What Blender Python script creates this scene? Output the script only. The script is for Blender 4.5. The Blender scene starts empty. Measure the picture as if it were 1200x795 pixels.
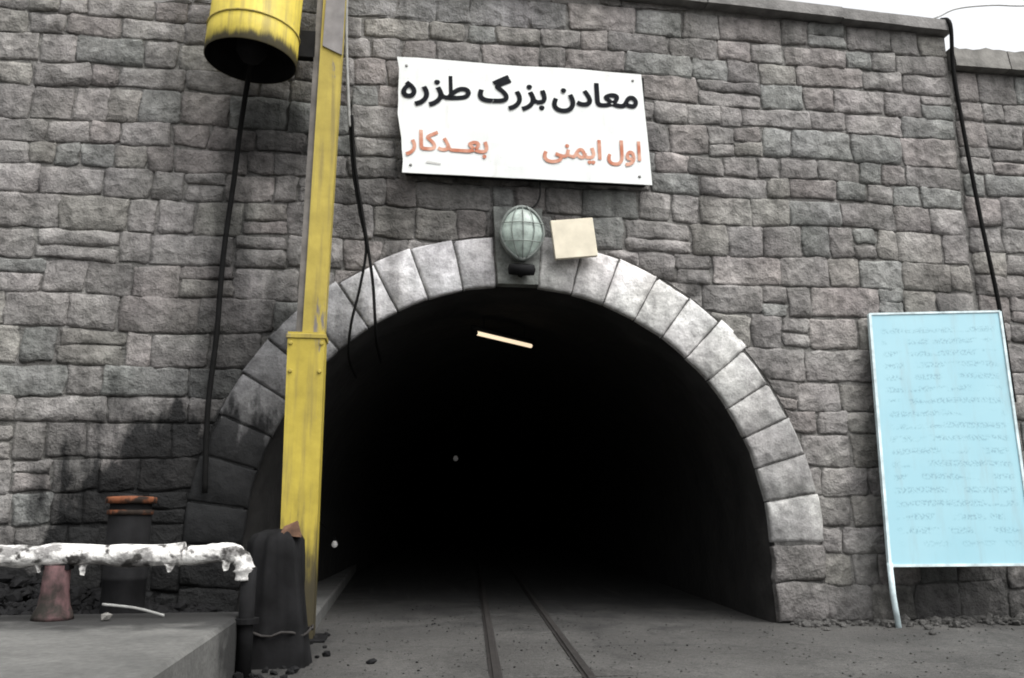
import bpy, math, random
from mathutils import Vector, Matrix, noise
rnd = random.Random(11)
scene = bpy.context.scene
R = math.radians

# ---------------------------------------------------------------- camera, sky, sun, exposure
cam_d = bpy.data.cameras.new('camera')
cam_d.sensor_width = 36.0
cam_d.lens = 30.0
cam_d.clip_end = 1000
cam = bpy.data.objects.new('camera', cam_d)
scene.collection.objects.link(cam)
cam.location = (-1.35, -9.8, 1.25)
cam.rotation_euler = (R(90) + math.atan(0.203), 0, R(-7.5))
scene.camera = cam

SUN_EL, SUN_AZ = R(60), R(140)          # azimuth clockwise from +Y
world = bpy.data.worlds.new('World')
scene.world = world
world.use_nodes = True
wn = world.node_tree
wn.nodes.clear()
sky = wn.nodes.new('ShaderNodeTexSky')
sky.sky_type = 'NISHITA'
sky.sun_disc = False
sky.sun_elevation = SUN_EL
sky.sun_rotation = SUN_AZ
sky.dust_density = 6.0
sky.air_density = 1.5
hs = wn.nodes.new('ShaderNodeHueSaturation')
hs.inputs['Saturation'].default_value = 0.10
bg = wn.nodes.new('ShaderNodeBackground')
bg.inputs['Strength'].default_value = 0.15
wo = wn.nodes.new('ShaderNodeOutputWorld')
wn.links.new(sky.outputs[0], hs.inputs['Color'])
wn.links.new(hs.outputs[0], bg.inputs['Color'])
wn.links.new(bg.outputs[0], wo.inputs['Surface'])

sun_d = bpy.data.lights.new('sun', 'SUN')
sun_d.energy = 0.8
sun_d.angle = R(60)
sun_d.color = (1.0, 0.97, 0.93)
sun = bpy.data.objects.new('sun', sun_d)
scene.collection.objects.link(sun)
to_sun = Vector((math.sin(SUN_AZ) * math.cos(SUN_EL), math.cos(SUN_AZ) * math.cos(SUN_EL), math.sin(SUN_EL)))
sun.rotation_euler = to_sun.to_track_quat('Z', 'Y').to_euler()
sun.location = (0, -10, 14)

scene.view_settings.view_transform = 'Standard'
scene.view_settings.look = 'None'
scene.view_settings.gamma = 1.0
scene.view_settings.exposure = 1.06
scene.cycles.filter_width = 1.9

# ---------------------------------------------------------------- helpers
def link(o):
    scene.collection.objects.link(o)
    return o

def tag(o, label=None, cat=None, group=None, kind=None):
    if label: o['label'] = label
    if cat: o['category'] = cat
    if group: o['group'] = group
    if kind: o['kind'] = kind
    return o

def empty(name, loc=(0, 0, 0)):
    o = link(bpy.data.objects.new(name, None))
    o.location = loc
    o.empty_display_size = 0.2
    return o

class MB:
    """collects vertices and faces; build() links them as one mesh object in world space"""
    def __init__(self):
        self.v, self.f, self.s = [], [], []
    def add(self, verts, faces, smooth=False):
        b = len(self.v)
        self.v += [tuple(p) for p in verts]
        self.f += [tuple(i + b for i in fc) for fc in faces]
        self.s += [smooth] * len(faces)
        return self
    def box(self, x0, x1, y0, y1, z0, z1):
        return self.hexa([(x0, y0, z0), (x1, y0, z0), (x1, y1, z0), (x0, y1, z0),
                          (x0, y0, z1), (x1, y0, z1), (x1, y1, z1), (x0, y1, z1)])
    def hexa(self, p):
        return self.add(p, [(3, 2, 1, 0), (4, 5, 6, 7), (0, 1, 5, 4), (1, 2, 6, 5), (2, 3, 7, 6), (3, 0, 4, 7)])
    def bbox(self, x0, x1, y0, y1, z0, z1, b=0.01):
        """box with chamfered edges"""
        c = Vector(((x0 + x1) / 2, (y0 + y1) / 2, (z0 + z1) / 2))
        h = Vector(((x1 - x0) / 2, (y1 - y0) / 2, (z1 - z0) / 2))
        vs, idx = [], {}
        for sx in (-1, 1):
            for sy in (-1, 1):
                for sz in (-1, 1):
                    for a in range(3):
                        d = [b, b, b]; d[a] = 0
                        p = c + Vector((sx * (h.x - d[0]), sy * (h.y - d[1]), sz * (h.z - d[2])))
                        idx[(sx, sy, sz, a)] = len(vs); vs.append(p)
        fs = []
        S = (-1, 1)
        for a in range(3):
            u, w = (a + 1) % 3, (a + 2) % 3
            for s in S:
                q = []
                for (su, sw) in ((-1, -1), (1, -1), (1, 1), (-1, 1)):
                    k = [0, 0, 0]; k[a] = s; k[u] = su; k[w] = sw
                    q.append(idx[(k[0], k[1], k[2], a)])
                fs.append(tuple(q) if s > 0 else tuple(reversed(q)))
        for a in range(3):
            u, w = (a + 1) % 3, (a + 2) % 3
            for su in S:
                for sw in S:
                    def key(sa, ax):
                        k = [0, 0, 0]; k[a] = sa; k[u] = su; k[w] = sw
                        return idx[(k[0], k[1], k[2], ax)]
                    q = (key(-1, u), key(1, u), key(1, w), key(-1, w))
                    fs.append(q if su * sw > 0 else tuple(reversed(q)))
        for sx in S:
            for sy in S:
                for sz in S:
                    q = [idx[(sx, sy, sz, a)] for a in range(3)]
                    fs.append(tuple(q) if sx * sy * sz > 0 else tuple(reversed(q)))
        return self.add(vs, fs)
    def tube(self, pts, rad, n=10, cap=True, jit=0.0):
        pts = [Vector(p) for p in pts]
        if not isinstance(rad, (list, tuple)): rad = [rad] * len(pts)
        vs, fs = [], []
        up = Vector((0.13, 0.31, 0.94)).normalized()
        prev = None
        for i, p in enumerate(pts):
            t = (pts[min(i + 1, len(pts) - 1)] - pts[max(i - 1, 0)]).normalized()
            if prev is None:
                a = t.cross(up)
                if a.length < 0.2: a = t.cross(Vector((1, 0, 0)))
                a.normalize()
            else:
                a = (prev - t * prev.dot(t)).normalized()
            prev = a
            b = t.cross(a)
            for k in range(n):
                an = 2 * math.pi * k / n
                rr = rad[i] * (1 + (rnd.uniform(-jit, jit) if jit else 0))
                vs.append(p + (a * math.cos(an) + b * math.sin(an)) * rr)
        for i in range(len(pts) - 1):
            for k in range(n):
                k2 = (k + 1) % n
                fs.append((i * n + k, i * n + k2, (i + 1) * n + k2, (i + 1) * n + k))
        self.add(vs, fs, True)
        if cap:
            b0 = len(self.v) - len(vs)
            self.f.append(tuple(b0 + k for k in reversed(range(n)))); self.s.append(False)
            e0 = b0 + (len(pts) - 1) * n
            self.f.append(tuple(e0 + k for k in range(n))); self.s.append(False)
        return self
    def lathe(self, prof, c, axis=(0, 0, 1), n=24, smooth=True, jit=0.0):
        axis = Vector(axis).normalized(); c = Vector(c)
        a = axis.cross(Vector((0, 1, 0)))
        if a.length < 0.2: a = axis.cross(Vector((1, 0, 0)))
        a.normalize(); b = axis.cross(a)
        vs, fs = [], []
        for (r, h) in prof:
            for k in range(n):
                an = 2 * math.pi * k / n
                rr = r * (1 + (rnd.uniform(-jit, jit) if jit else 0))
                vs.append(c + axis * h + (a * math.cos(an) + b * math.sin(an)) * rr)
        for i in range(len(prof) - 1):
            for k in range(n):
                k2 = (k + 1) % n
                fs.append((i * n + k, i * n + k2, (i + 1) * n + k2, (i + 1) * n + k))
        return self.add(vs, fs, smooth)
    def lump(self, c, s, seed):
        """an angular stone or coal lump of 20 faces"""
        t = (1 + 5 ** .5) / 2
        base = [(-1, t, 0), (1, t, 0), (-1, -t, 0), (1, -t, 0), (0, -1, t), (0, 1, t), (0, -1, -t), (0, 1, -t),
                (t, 0, -1), (t, 0, 1), (-t, 0, -1), (-t, 0, 1)]
        rr = random.Random(seed)
        sc = Vector((rr.uniform(.7, 1.3), rr.uniform(.7, 1.3), rr.uniform(.5, .95)))
        m = Matrix.Rotation(rr.uniform(0, 6.28), 3, 'Z') @ Matrix.Rotation(rr.uniform(-.4, .4), 3, 'X')
        vs = []
        for p in base:
            q = Vector(p).normalized() * rr.uniform(.72, 1.2) * s
            q = m @ Vector((q.x * sc.x, q.y * sc.y, q.z * sc.z))
            vs.append(q + Vector(c))
        fs = [(0, 11, 5), (0, 5, 1), (0, 1, 7), (0, 7, 10), (0, 10, 11), (1, 5, 9), (5, 11, 4), (11, 10, 2), (10, 7, 6),
              (7, 1, 8), (3, 9, 4), (3, 4, 2), (3, 2, 6), (3, 6, 8), (3, 8, 9), (4, 9, 5), (2, 4, 11), (6, 2, 10), (8, 6, 7), (9, 8, 1)]
        return self.add(vs, fs)
    def build(self, name, mat, parent=None, origin=None):
        me = bpy.data.meshes.new(name)
        o0 = Vector(origin) if origin is not None else Vector((0, 0, 0))
        me.from_pydata([tuple(Vector(p) - o0) for p in self.v], [], self.f)
        me.polygons.foreach_set('use_smooth', self.s)
        me.validate()
        me.update()
        if mat: me.materials.append(mat)
        o = link(bpy.data.objects.new(name, me))
        o.location = o0
        if parent is not None:
            o.parent = parent
            pw = Vector((0, 0, 0)); q = parent
            while q is not None:
                pw += q.location; q = q.parent
            o.location = o0 - pw
        return o

# ---------------------------------------------------------------- material helpers
class NT:
    def __init__(self, name):
        self.m = bpy.data.materials.new(name)
        self.m.use_nodes = True
        self.t = self.m.node_tree
        self.b = self.t.nodes['Principled BSDF']
    def n(self, typ, **kw):
        nd = self.t.nodes.new(typ)
        for k, v in kw.items(): setattr(nd, k, v)
        return nd
    def put(self, sock, v):
        if hasattr(v, 'is_output') or isinstance(v, bpy.types.NodeSocket): self.t.links.new(v, sock)
        else: sock.default_value = v
    def math(self, op, a, b=None, c=None, clamp=False):
        nd = self.n('ShaderNodeMath', operation=op, use_clamp=clamp)
        self.put(nd.inputs[0], a)
        if b is not None: self.put(nd.inputs[1], b)
        if c is not None: self.put(nd.inputs[2], c)
        return nd.outputs[0]
    def vmath(self, op, a, b=None):
        nd = self.n('ShaderNodeVectorMath', operation=op)
        self.put(nd.inputs[0], a)
        if b is not None: self.put(nd.inputs[1], b)
        return nd.outputs['Value'] if op in ('LENGTH', 'DISTANCE', 'DOT_PRODUCT') else nd.outputs[0]
    def noise(self, vec, scale, detail=4, rough=0.55, out=0):
        nd = self.n('ShaderNodeTexNoise')
        self.put(nd.inputs['Vector'], vec)
        nd.inputs['Scale'].default_value = scale
        nd.inputs['Detail'].default_value = detail
        nd.inputs['Roughness'].default_value = rough
        return nd.outputs[out]
    def voro(self, vec, scale, feature='F1', out='Distance'):
        nd = self.n('ShaderNodeTexVoronoi', feature=feature)
        self.put(nd.inputs['Vector'], vec)
        nd.inputs['Scale'].default_value = scale
        return nd.outputs[out]
    def ramp(self, fac, stops):
        nd = self.n('ShaderNodeValToRGB')
        self.put(nd.inputs[0], fac)
        el = nd.color_ramp.elements
        while len(el) < len(stops): el.new(0.5)
        for e, (p, c) in zip(el, stops):
            e.position = p
            e.color = (c, c, c, 1) if isinstance(c, (int, float)) else (*c, 1)
        return nd.outputs[0]
    def mix(self, fac, a, b, mode='MIX'):
        nd = self.n('ShaderNodeMix', data_type='RGBA', blend_type=mode)
        self.put(nd.inputs[0], fac)
        for s, v in ((nd.inputs[6], a), (nd.inputs[7], b)):
            self.put(s, v if not isinstance(v, tuple) else ((*v, 1) if len(v) == 3 else v))
        return nd.outputs[2]
    def maprange(self, v, a, b, c=0.0, d=1.0):
        nd = self.n('ShaderNodeMapRange', interpolation_type='SMOOTHSTEP')
        self.put(nd.inputs[0], v)
        for i, q in enumerate((a, b, c, d)): nd.inputs[i + 1].default_value = q
        return nd.outputs[0]
    def pos(self):
        return self.n('ShaderNodeNewGeometry').outputs['Position']
    def objc(self):
        return self.n('ShaderNodeTexCoord').outputs['Object']
    def bump(self, h, strength, dist, prev=None):
        nd = self.n('ShaderNodeBump')
        nd.inputs['Strength'].default_value = strength
        nd.inputs['Distance'].default_value = dist
        self.put(nd.inputs['Height'], h)
        if prev is not None: self.put(nd.inputs['Normal'], prev)
        return nd.outputs[0]
    def done(self, color, rough=0.85, normal=None, metal=0.0, spec=0.3):
        b = self.b
        self.put(b.inputs['Base Color'], color if not isinstance(color, tuple) else (*color, 1))
        self.put(b.inputs['Roughness'], rough)
        self.put(b.inputs['Metallic'], metal)
        b.inputs['Specular IOR Level'].default_value = spec
        if normal is not None: self.put(b.inputs['Normal'], normal)
        return self.m

def blob(t, p, c, r):
    """1 at the centre c (x, z) falling to 0 at the radii r (x, z)"""
    d = t.vmath('SUBTRACT', p, (c[0], 0, c[1]))
    d = t.vmath('MULTIPLY', d, (1 / r[0], 0, 1 / r[1]))
    return t.math('SUBTRACT', 1.0, t.vmath('LENGTH', d))

def stone_material(name, soot=1.0, contrast=1.0):
    t = NT(name)
    p = t.pos()
    oi = t.n('ShaderNodeObjectInfo')
    big = t.noise(p, 2.1, 5, 0.6)
    mid = t.noise(p, 8.0, 6, 0.62)
    fine = t.noise(p, 42.0, 4, 0.6)
    v = t.math('ADD', t.math('MULTIPLY', big, 0.55), t.math('MULTIPLY', mid, 0.75))
    v = t.math('ADD', v, t.math('MULTIPLY', fine, 0.35))
    lev = t.ramp(t.math('MULTIPLY', v, 0.6), [(0.34, 0.42), (0.5, 1.0), (0.64, 1.6)])
    col = t.mix(1.0, oi.outputs['Color'], lev, 'MULTIPLY')
    # weathering tints
    tint = t.noise(p, 1.3, 3, 0.5, 1)
    tint = t.mix(0.965, tint, (0.5, 0.5, 0.5))
    col = t.mix(1.0, col, t.mix(1.0, tint, (2.0, 2.0, 2.0), 'MULTIPLY'), 'MULTIPLY')
    pits = t.voro(p, 17.0)
    pitm = t.maprange(pits, 0.05, 0.22, 0.62, 1.0)
    pitm = t.math('MAXIMUM', pitm, t.maprange(t.noise(p, 5.0, 2), 0.42, 0.55, 0.0, 1.0))
    col = t.mix(1.0, col, pitm, 'MULTIPLY')
    # rain streaks
    stz = t.noise(t.vmath('MULTIPLY', p, (3.2, 1.0, 0.22)), 1.0, 5, 0.6)
    col = t.mix(1.0, col, t.ramp(stz, [(0.34, 0.72), (0.5, 1.0), (0.7, 1.14)]), 'MULTIPLY')
    # coal soot washed down the wall, painted duct shadow, dark patches below the boards
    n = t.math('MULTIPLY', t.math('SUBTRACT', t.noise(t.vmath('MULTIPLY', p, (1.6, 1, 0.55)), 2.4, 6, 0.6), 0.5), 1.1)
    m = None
    for c, r, k in (((-3.38, 3.1), (0.42, 3.0), 0.72), ((-3.4, 1.0), (2.1, 1.8), 1.6), ((-3.0, 5.6), (0.75, 0.7), 0.75),  # last: duct shadow painted on the wall, with some stain
                    ((-0.6, 4.95), (2.3, 0.8), 0.62), ((-2.95, 2.2), (1.3, 2.0), 0.85), ((-5.4, 0.2), (3.2, 0.8), 1.2),  # first: darker patch between sign and arch
                    ((5.3, 0.15), (1.6, 0.7), 0.8)):  # darker wall foot under the blue board
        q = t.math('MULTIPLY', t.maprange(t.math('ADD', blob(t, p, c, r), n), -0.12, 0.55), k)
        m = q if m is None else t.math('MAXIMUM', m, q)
    m = t.math('MULTIPLY', m, 0.90 * soot, clamp=True)  # scales the soot and the painted duct shadow alike
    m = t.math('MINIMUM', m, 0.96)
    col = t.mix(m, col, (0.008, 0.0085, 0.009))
    h = t.math('ADD', t.math('MULTIPLY', mid, 0.8), t.math('MULTIPLY', fine, 0.25))
    crack = t.voro(t.vmath('ADD', p, t.vmath('MULTIPLY', t.noise(p, 3.0, 3, 0.5, 1), (0.3, 0.3, 0.3))), 5.5)
    h = t.math('ADD', h, t.math('MULTIPLY', crack, 0.55))
    nb = t.bump(h, 1.0, 0.07 * contrast)
    return t.done(col, 0.92, nb, spec=0.2)

M = {}
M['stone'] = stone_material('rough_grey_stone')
M['dressed'] = stone_material('dressed_pale_stone', 0.85, 0.34)
def simple(name, col, rough=0.7, var=0.25, scale=6.0, bump=0.0, metal=0.0, spec=0.3, bscale=30.0):
    t = NT(name)
    p = t.objc()
    v = t.noise(p, scale, 5, 0.6)
    lev = t.ramp(v, [(0.3, 1 - var), (0.7, 1 + var)])
    c = t.mix(1.0, col, lev, 'MULTIPLY')
    nb = t.bump(t.noise(p, bscale, 4), 0.6, bump) if bump else None
    return t.done(c, rough, nb, metal, spec)

def dirty(name, col, grime, lo, hi, scale=6.0, rough=0.85, bump=0.006):
    t = NT(name)
    p = t.objc()
    v = t.noise(p, scale, 6, 0.65)
    c = t.mix(t.maprange(v, lo, hi), col, grime)
    w = t.noise(t.vmath('MULTIPLY', p, (1, 1, 0.35)), scale * 2.7, 4, 0.6)
    c = t.mix(1.0, c, t.ramp(w, [(0.3, 0.65), (0.7, 1.3)]), 'MULTIPLY')
    return t.done(c, rough, t.bump(t.noise(p, 24, 4), 0.7, bump), 0, 0.15)
M['mortar'] = simple('dark_mortar', (0.12, 0.117, 0.113), 0.95, 0.4, 5, 0.02)
M['coping'] = simple('weathered_concrete_coping', (0.16, 0.155, 0.15), 0.95, 0.45, 3.5, 0.02)
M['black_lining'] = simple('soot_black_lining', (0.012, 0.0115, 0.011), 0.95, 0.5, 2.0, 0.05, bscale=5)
M['dark_steel'] = simple('dark_dirty_steel', (0.0075, 0.0075, 0.008), 0.85, 0.5, 5, 0.004, spec=0.12)
M['rubber'] = simple('black_cable_rubber', (0.006, 0.006, 0.006), 0.8, 0.3, 8, spec=0.1)
M['grey_paint'] = simple('dull_grey_paint', (0.26, 0.26, 0.25), 0.6, 0.3, 6, 0.002)
M['rail'] = simple('rusty_dark_rail', (0.024, 0.022, 0.021), 0.7, 0.4, 9, 0.003, spec=0.2)
M['sleeper'] = simple('dusty_sleeper_wood', (0.10, 0.098, 0.094), 0.95, 0.4, 7, 0.01)
M['concrete'] = simple('grey_concrete', (0.09, 0.09, 0.087), 0.92, 0.25, 2.2, 0.006)
def platform_mat():
    t = NT('dusty_platform_concrete')
    p = t.pos()
    v = t.noise(p, 1.4, 6, 0.6)
    f = t.noise(p, 18, 5, 0.65)
    c = t.mix(t.maprange(v, 0.3, 0.7), (0.075, 0.075, 0.072), (0.118, 0.117, 0.112))
    c = t.mix(1.0, c, t.ramp(f, [(0.3, 0.78), (0.7, 1.18)]), 'MULTIPLY')
    q = t.vmath('MULTIPLY', t.vmath('SUBTRACT', p, (-3.0, -2.4, 0)), (0.38, 0.95, 0))
    d = t.math('SUBTRACT', 1.0, t.vmath('LENGTH', q))
    mk = t.maprange(t.math('ADD', d, t.math('MULTIPLY', t.math('SUBTRACT', t.noise(p, 2.6, 6, 0.6), 0.5), 1.3)), 0.0, 0.5)
    c = t.mix(t.math('MULTIPLY', mk, 0.9), c, (0.015, 0.015, 0.015))
    return t.done(c, 0.93, t.bump(t.math('ADD', f, v), 0.7, 0.012), 0, 0.25)
M['platform'] = platform_mat()
M['coal'] = simple('coal_lumps', (0.0075, 0.0075, 0.008), 0.8, 0.5, 8, 0.01, spec=0.12)
M['gravel'] = simple('dusty_rubble', (0.15, 0.145, 0.135), 0.95, 0.5, 4, 0.01)
M['soil'] = simple('dry_soil', (0.16, 0.15, 0.12), 0.97, 0.4, 1.5, 0.05)
M['orange'] = dirty('faded_orange_paint', (0.17, 0.062, 0.030), (0.02, 0.015, 0.012), 0.42, 0.58, 6)
M['pink'] = dirty('faded_pink_paint', (0.10, 0.058, 0.060), (0.025, 0.023, 0.02), 0.38, 0.6, 3.5)
M['cream'] = simple('cream_board', (0.60, 0.55, 0.44), 0.7, 0.12, 5)
M['black_ink'] = simple('black_sign_paint', (0.008, 0.009, 0.012), 0.8, 0.4, 14, spec=0.1)
M['white_frame'] = simple('white_painted_frame', (0.46, 0.55, 0.57), 0.6, 0.3, 7)
M['glass'] = simple('frosted_lamp_glass', (0.27, 0.32, 0.29), 0.35, 0.45, 9, 0.004, spec=0.4)
M['lamp_body'] = simple('weathered_lamp_casting', (0.13, 0.145, 0.135), 0.55, 0.3, 9, 0.003)

def yellow_paint(name, wear, base=(0.40, 0.315, 0.05), grime=0):
    t = NT(name)
    p = t.objc()
    v = t.noise(p, 3.0, 5, 0.6)
    c = t.mix(1.0, base, t.ramp(v, [(0.3, 0.72), (0.7, 1.12)]), 'MULTIPLY')
    # dust streaks running down
    st = t.noise(t.vmath('MULTIPLY', p, (14, 14, 0.8)), 1.0, 4, 0.6)
    c = t.mix(t.maprange(st, 0.46, 0.74, 0.0, 0.62), c, (0.15, 0.12, 0.055))
    w = t.noise(t.vmath('MULTIPLY', p, (5, 5, 1.1)), 1.0, 6, 0.62)
    c = t.mix(t.maprange(w, 0.62 - wear, 0.68 - wear), c, t.mix(v, (0.10, 0.085, 0.075), (0.2, 0.185, 0.175)))
    if grime:
        sz = t.n('ShaderNodeSeparateXYZ'); t.put(sz.inputs[0], p)
        gn = t.noise(t.vmath('MULTIPLY', p, (9, 9, 1.5)), 1.0, 6, 0.65)
        gz = t.math('ADD', t.math('DIVIDE', t.math('SUBTRACT', grime, sz.outputs[2]), grime), t.math('MULTIPLY', t.math('SUBTRACT', gn, 0.5), 1.6))
        c = t.mix(t.maprange(gz, 0.0, 0.7, 0.0, 0.93), c, (0.022, 0.02, 0.018))
    return t.done(c, 0.6, t.bump(t.noise(p, 25, 3), 0.5, 0.003), 0, 0.25)
M['yellow'] = yellow_paint('yellow_paint', 0.0, grime=1.3)
M['yellow_duct'] = yellow_paint('yellow_duct_paint', -0.02, (0.50, 0.40, 0.06), grime=0.16)
M['yellow_worn'] = yellow_paint('worn_yellow_paint', 0.03, (0.38, 0.30, 0.06))

def sign_white():
    t = NT('white_sign_enamel')
    p = t.objc()
    v = t.noise(p, 2.5, 4)
    c = t.mix(1.0, (0.68, 0.70, 0.69), t.ramp(v, [(0.3, 0.93), (0.7, 1.04)]), 'MULTIPLY')
    sp = t.noise(p, 28, 3)
    c = t.mix(t.maprange(sp, 0.66, 0.74, 0, 0.5), c, (0.45, 0.46, 0.46))
    g1 = t.noise(t.vmath('MULTIPLY', p, (5.0, 1.0, 0.8)), 1.0, 6, 0.65)
    c = t.mix(t.maprange(g1, 0.5, 0.78, 0, 0.4), c, (0.44, 0.42, 0.38))
    # rust bleeding from the fixing bolts
    for (bx, bz) in ((-1.36, 0.1), (1.44, 0.1), (-1.44, 1.38), (1.39, 1.38)):
        dd = t.vmath('MULTIPLY', t.vmath('SUBTRACT', p, (bx, 0, bz - 0.05)), (14.0, 0, 6.0))
        rm = t.math('ADD', t.math('SUBTRACT', 1.0, t.vmath('LENGTH', dd)), t.math('MULTIPLY', t.math('SUBTRACT', sp, 0.5), 0.8))
        c = t.mix(t.maprange(rm, 0.1, 0.9, 0, 0.75), c, (0.24, 0.11, 0.05))
    return t.done(c, 0.55, None, 0, 0.35)
M['sign_white'] = sign_white()

def red_ink():
    t = NT('faded_red_sign_paint')
    p = t.objc()
    v = t.noise(p, 5, 5)
    c = t.mix(t.maprange(v, 0.35, 0.7), (0.40, 0.13, 0.07), (0.60, 0.36, 0.27))
    return t.done(c, 0.7)
M['red_ink'] = red_ink()
M['grey_ink'] = simple('faint_grey_sign_paint', (0.5, 0.5, 0.48), 0.7, 0.2, 10)

def blue_board():
    """pale blue enamel with rows of worn, unreadable print (flat print)"""
    t = NT('pale_blue_notice_board')
    uv = t.n('ShaderNodeTexCoord').outputs['UV']
    sep = t.n('ShaderNodeSeparateXYZ'); t.put(sep.inputs[0], uv)
    u, v = sep.outputs[0], sep.outputs[1]
    p = t.objc()
    base = t.mix(t.noise(p, 1.6, 3), (0.215, 0.40, 0.47), (0.285, 0.465, 0.52))
    rows = t.math('FRACT', t.math('MULTIPLY', v, 20.0))
    line = t.math('SUBTRACT', 1.0, t.math('MULTIPLY', t.math('ABSOLUTE', t.math('SUBTRACT', rows, 0.5)), 2.0))
    line = t.maprange(line, 0.35, 0.75)
    sq = t.noise(t.vmath('MULTIPLY', uv, (70.0, 110.0, 1.0)), 1.0, 3, 0.6)
    word = t.maprange(t.noise(t.vmath('MULTIPLY', uv, (6.0, 20.0, 1.0)), 1.0, 1, 0.5), 0.40, 0.5)
    mk = t.math('MULTIPLY', t.maprange(sq, 0.46, 0.58), line)
    mk = t.math('MULTIPLY', mk, word)
    inside = t.math('MULTIPLY', t.maprange(u, 0.06, 0.11), t.maprange(u, 0.96, 0.9))
    inside = t.math('MULTIPLY', inside, t.math('MULTIPLY', t.maprange(v, 0.05, 0.1), t.maprange(v, 0.97, 0.93)))
    mk = t.math('MULTIPLY', mk, inside)
    dst = t.noise(t.vmath('MULTIPLY', uv, (9.0, 2.2, 1.0)), 1.0, 6, 0.65)
    base = t.mix(t.maprange(dst, 0.48, 0.78, 0.0, 0.45), base, (0.22, 0.25, 0.25))
    c = t.mix(t.math('MULTIPLY', mk, 0.5), base, (0.09, 0.19, 0.24))
    return t.done(c, 0.45, None, 0, 0.4)
M['blue'] = blue_board()

def lagging():
    t = NT('torn_white_pipe_lagging')
    p = t.objc()
    v = t.noise(t.vmath('MULTIPLY', p, (1.0, 1.6, 1.6)), 5.5, 6, 0.62)
    c = t.mix(t.maprange(v, 0.44, 0.60), (0.66, 0.65, 0.63), (0.20, 0.195, 0.19))
    w = t.noise(p, 9, 4)
    c = t.mix(t.maprange(w, 0.54, 0.66), c, (0.04, 0.038, 0.036))
    return t.done(c, 0.9, t.bump(t.noise(p, 16, 5), 0.9, 0.03))
M['lagging'] = lagging()

def ground_mat():
    t = NT('dusty_concrete_ground')
    p = t.pos()
    v = t.noise(p, 0.9, 6, 0.6)
    f = t.noise(p, 14, 5, 0.65)
    c = t.mix(t.maprange(v, 0.3, 0.7), (0.044, 0.043, 0.041), (0.084, 0.082, 0.078))
    c = t.mix(1.0, c, t.ramp(f, [(0.3, 0.72), (0.7, 1.2)]), 'MULTIPLY')
    sp = t.noise(p, 55, 3, 0.7)
    c = t.mix(1.0, c, t.ramp(sp, [(0.32, 0.55), (0.5, 1.0), (0.68, 1.5)]), 'MULTIPLY')
    cr = t.voro(t.vmath('ADD', p, t.vmath('MULTIPLY', t.noise(p, 1.7, 4, 0.6, 1), (0.9, 0.9, 0))), 0.55, 'DISTANCE_TO_EDGE')
    c = t.mix(t.maprange(cr, 0.014, 0.003, 0.0, 0.35), c, (0.02, 0.02, 0.02))
    # coal dust trodden in along the left side of the track; floor darker into the tunnel
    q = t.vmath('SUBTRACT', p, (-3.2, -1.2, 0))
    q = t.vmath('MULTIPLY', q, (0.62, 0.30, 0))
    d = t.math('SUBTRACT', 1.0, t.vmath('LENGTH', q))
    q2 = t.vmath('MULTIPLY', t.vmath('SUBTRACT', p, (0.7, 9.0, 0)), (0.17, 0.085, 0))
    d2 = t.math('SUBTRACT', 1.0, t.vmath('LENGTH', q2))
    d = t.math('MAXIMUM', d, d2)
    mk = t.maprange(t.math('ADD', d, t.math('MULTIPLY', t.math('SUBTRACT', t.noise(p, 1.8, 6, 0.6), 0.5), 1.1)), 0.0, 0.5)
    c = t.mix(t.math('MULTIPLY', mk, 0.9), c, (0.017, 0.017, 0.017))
    # tyre and tub streaks along the track
    s = t.noise(t.vmath('MULTIPLY', p, (6.0, 0.35, 1)), 1.0, 4, 0.6)
    c = t.mix(t.maprange(s, 0.55, 0.75, 0, 0.45), c, (0.06, 0.058, 0.056))
    return t.done(c, 0.93, t.bump(t.math('ADD', t.math('ADD', f, t.math('MULTIPLY', sp, 0.5)), t.math('MULTIPLY', v, 1.5)), 0.9, 0.03), 0, 0.25)
M['ground'] = ground_mat()

def emit(name, col, s):
    t = NT(name)
    t.b.inputs['Emission Color'].default_value = (*col, 1)
    t.b.inputs['Emission Strength'].default_value = s
    return t.done(tuple(col), 0.5)
M['tube_light'] = emit('warm_tube_light', (1.0, 0.80, 0.56), 0.5)
M['bulb'] = emit('dim_bulb_light', (1.0, 0.97, 0.94), 0.02)

# ---------------------------------------------------------------- the setting: ground, hill
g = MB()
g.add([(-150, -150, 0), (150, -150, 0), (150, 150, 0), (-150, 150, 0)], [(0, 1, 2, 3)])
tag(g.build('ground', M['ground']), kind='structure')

h = MB()
NX, NY = 40, 22
vs = []
for j in range(NY + 1):
    for i in range(NX + 1):
        x = -40 + 80 * i / NX
        y = 0.45 + (j / NY) ** 1.6 * 90
        z = 7.0 + max(0, y - 5) * 0.16
        z += 0.8 * noise.noise(Vector((x * 0.12, y * 0.12, 3))) * min(1, y / 8)
        if x < -10 or x > 11:
            z -= 0.6 * max(0, (abs(x - 0.5) - 10.5))
        vs.append((x, y, max(z, 0.05)))
h.add(vs, [(j * (NX + 1) + i, j * (NX + 1) + i + 1, (j + 1) * (NX + 1) + i + 1, (j + 1) * (NX + 1) + i) for j in range(NY) for i in range(NX)], True)
tag(h.build('hillside', M['soil']), kind='structure')

# ---------------------------------------------------------------- masonry
ZS = 0.90            # springing height of the arch
RI, RO = 3.0, 3.62   # arch ring radii
def clamp_arch(x, z, pad=0.012):
    """push a point of the wall face out of the arch ring"""
    r = RO + pad
    if z >= ZS:
        d = math.hypot(x, z - ZS)
        if d < r:
            if d < 1e-4: return 0, ZS + r, True
            return x * r / d, ZS + (z - ZS) * r / d, True
    elif abs(x) < r:
        return math.copysign(r, x), z, True
    return x, z, False

def margins(n, e):
    e = min(e, 0.2)
    return [0.0] + [e + (1 - 2 * e) * k / (n - 2) for k in range(n - 1)] + [1.0]

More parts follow.
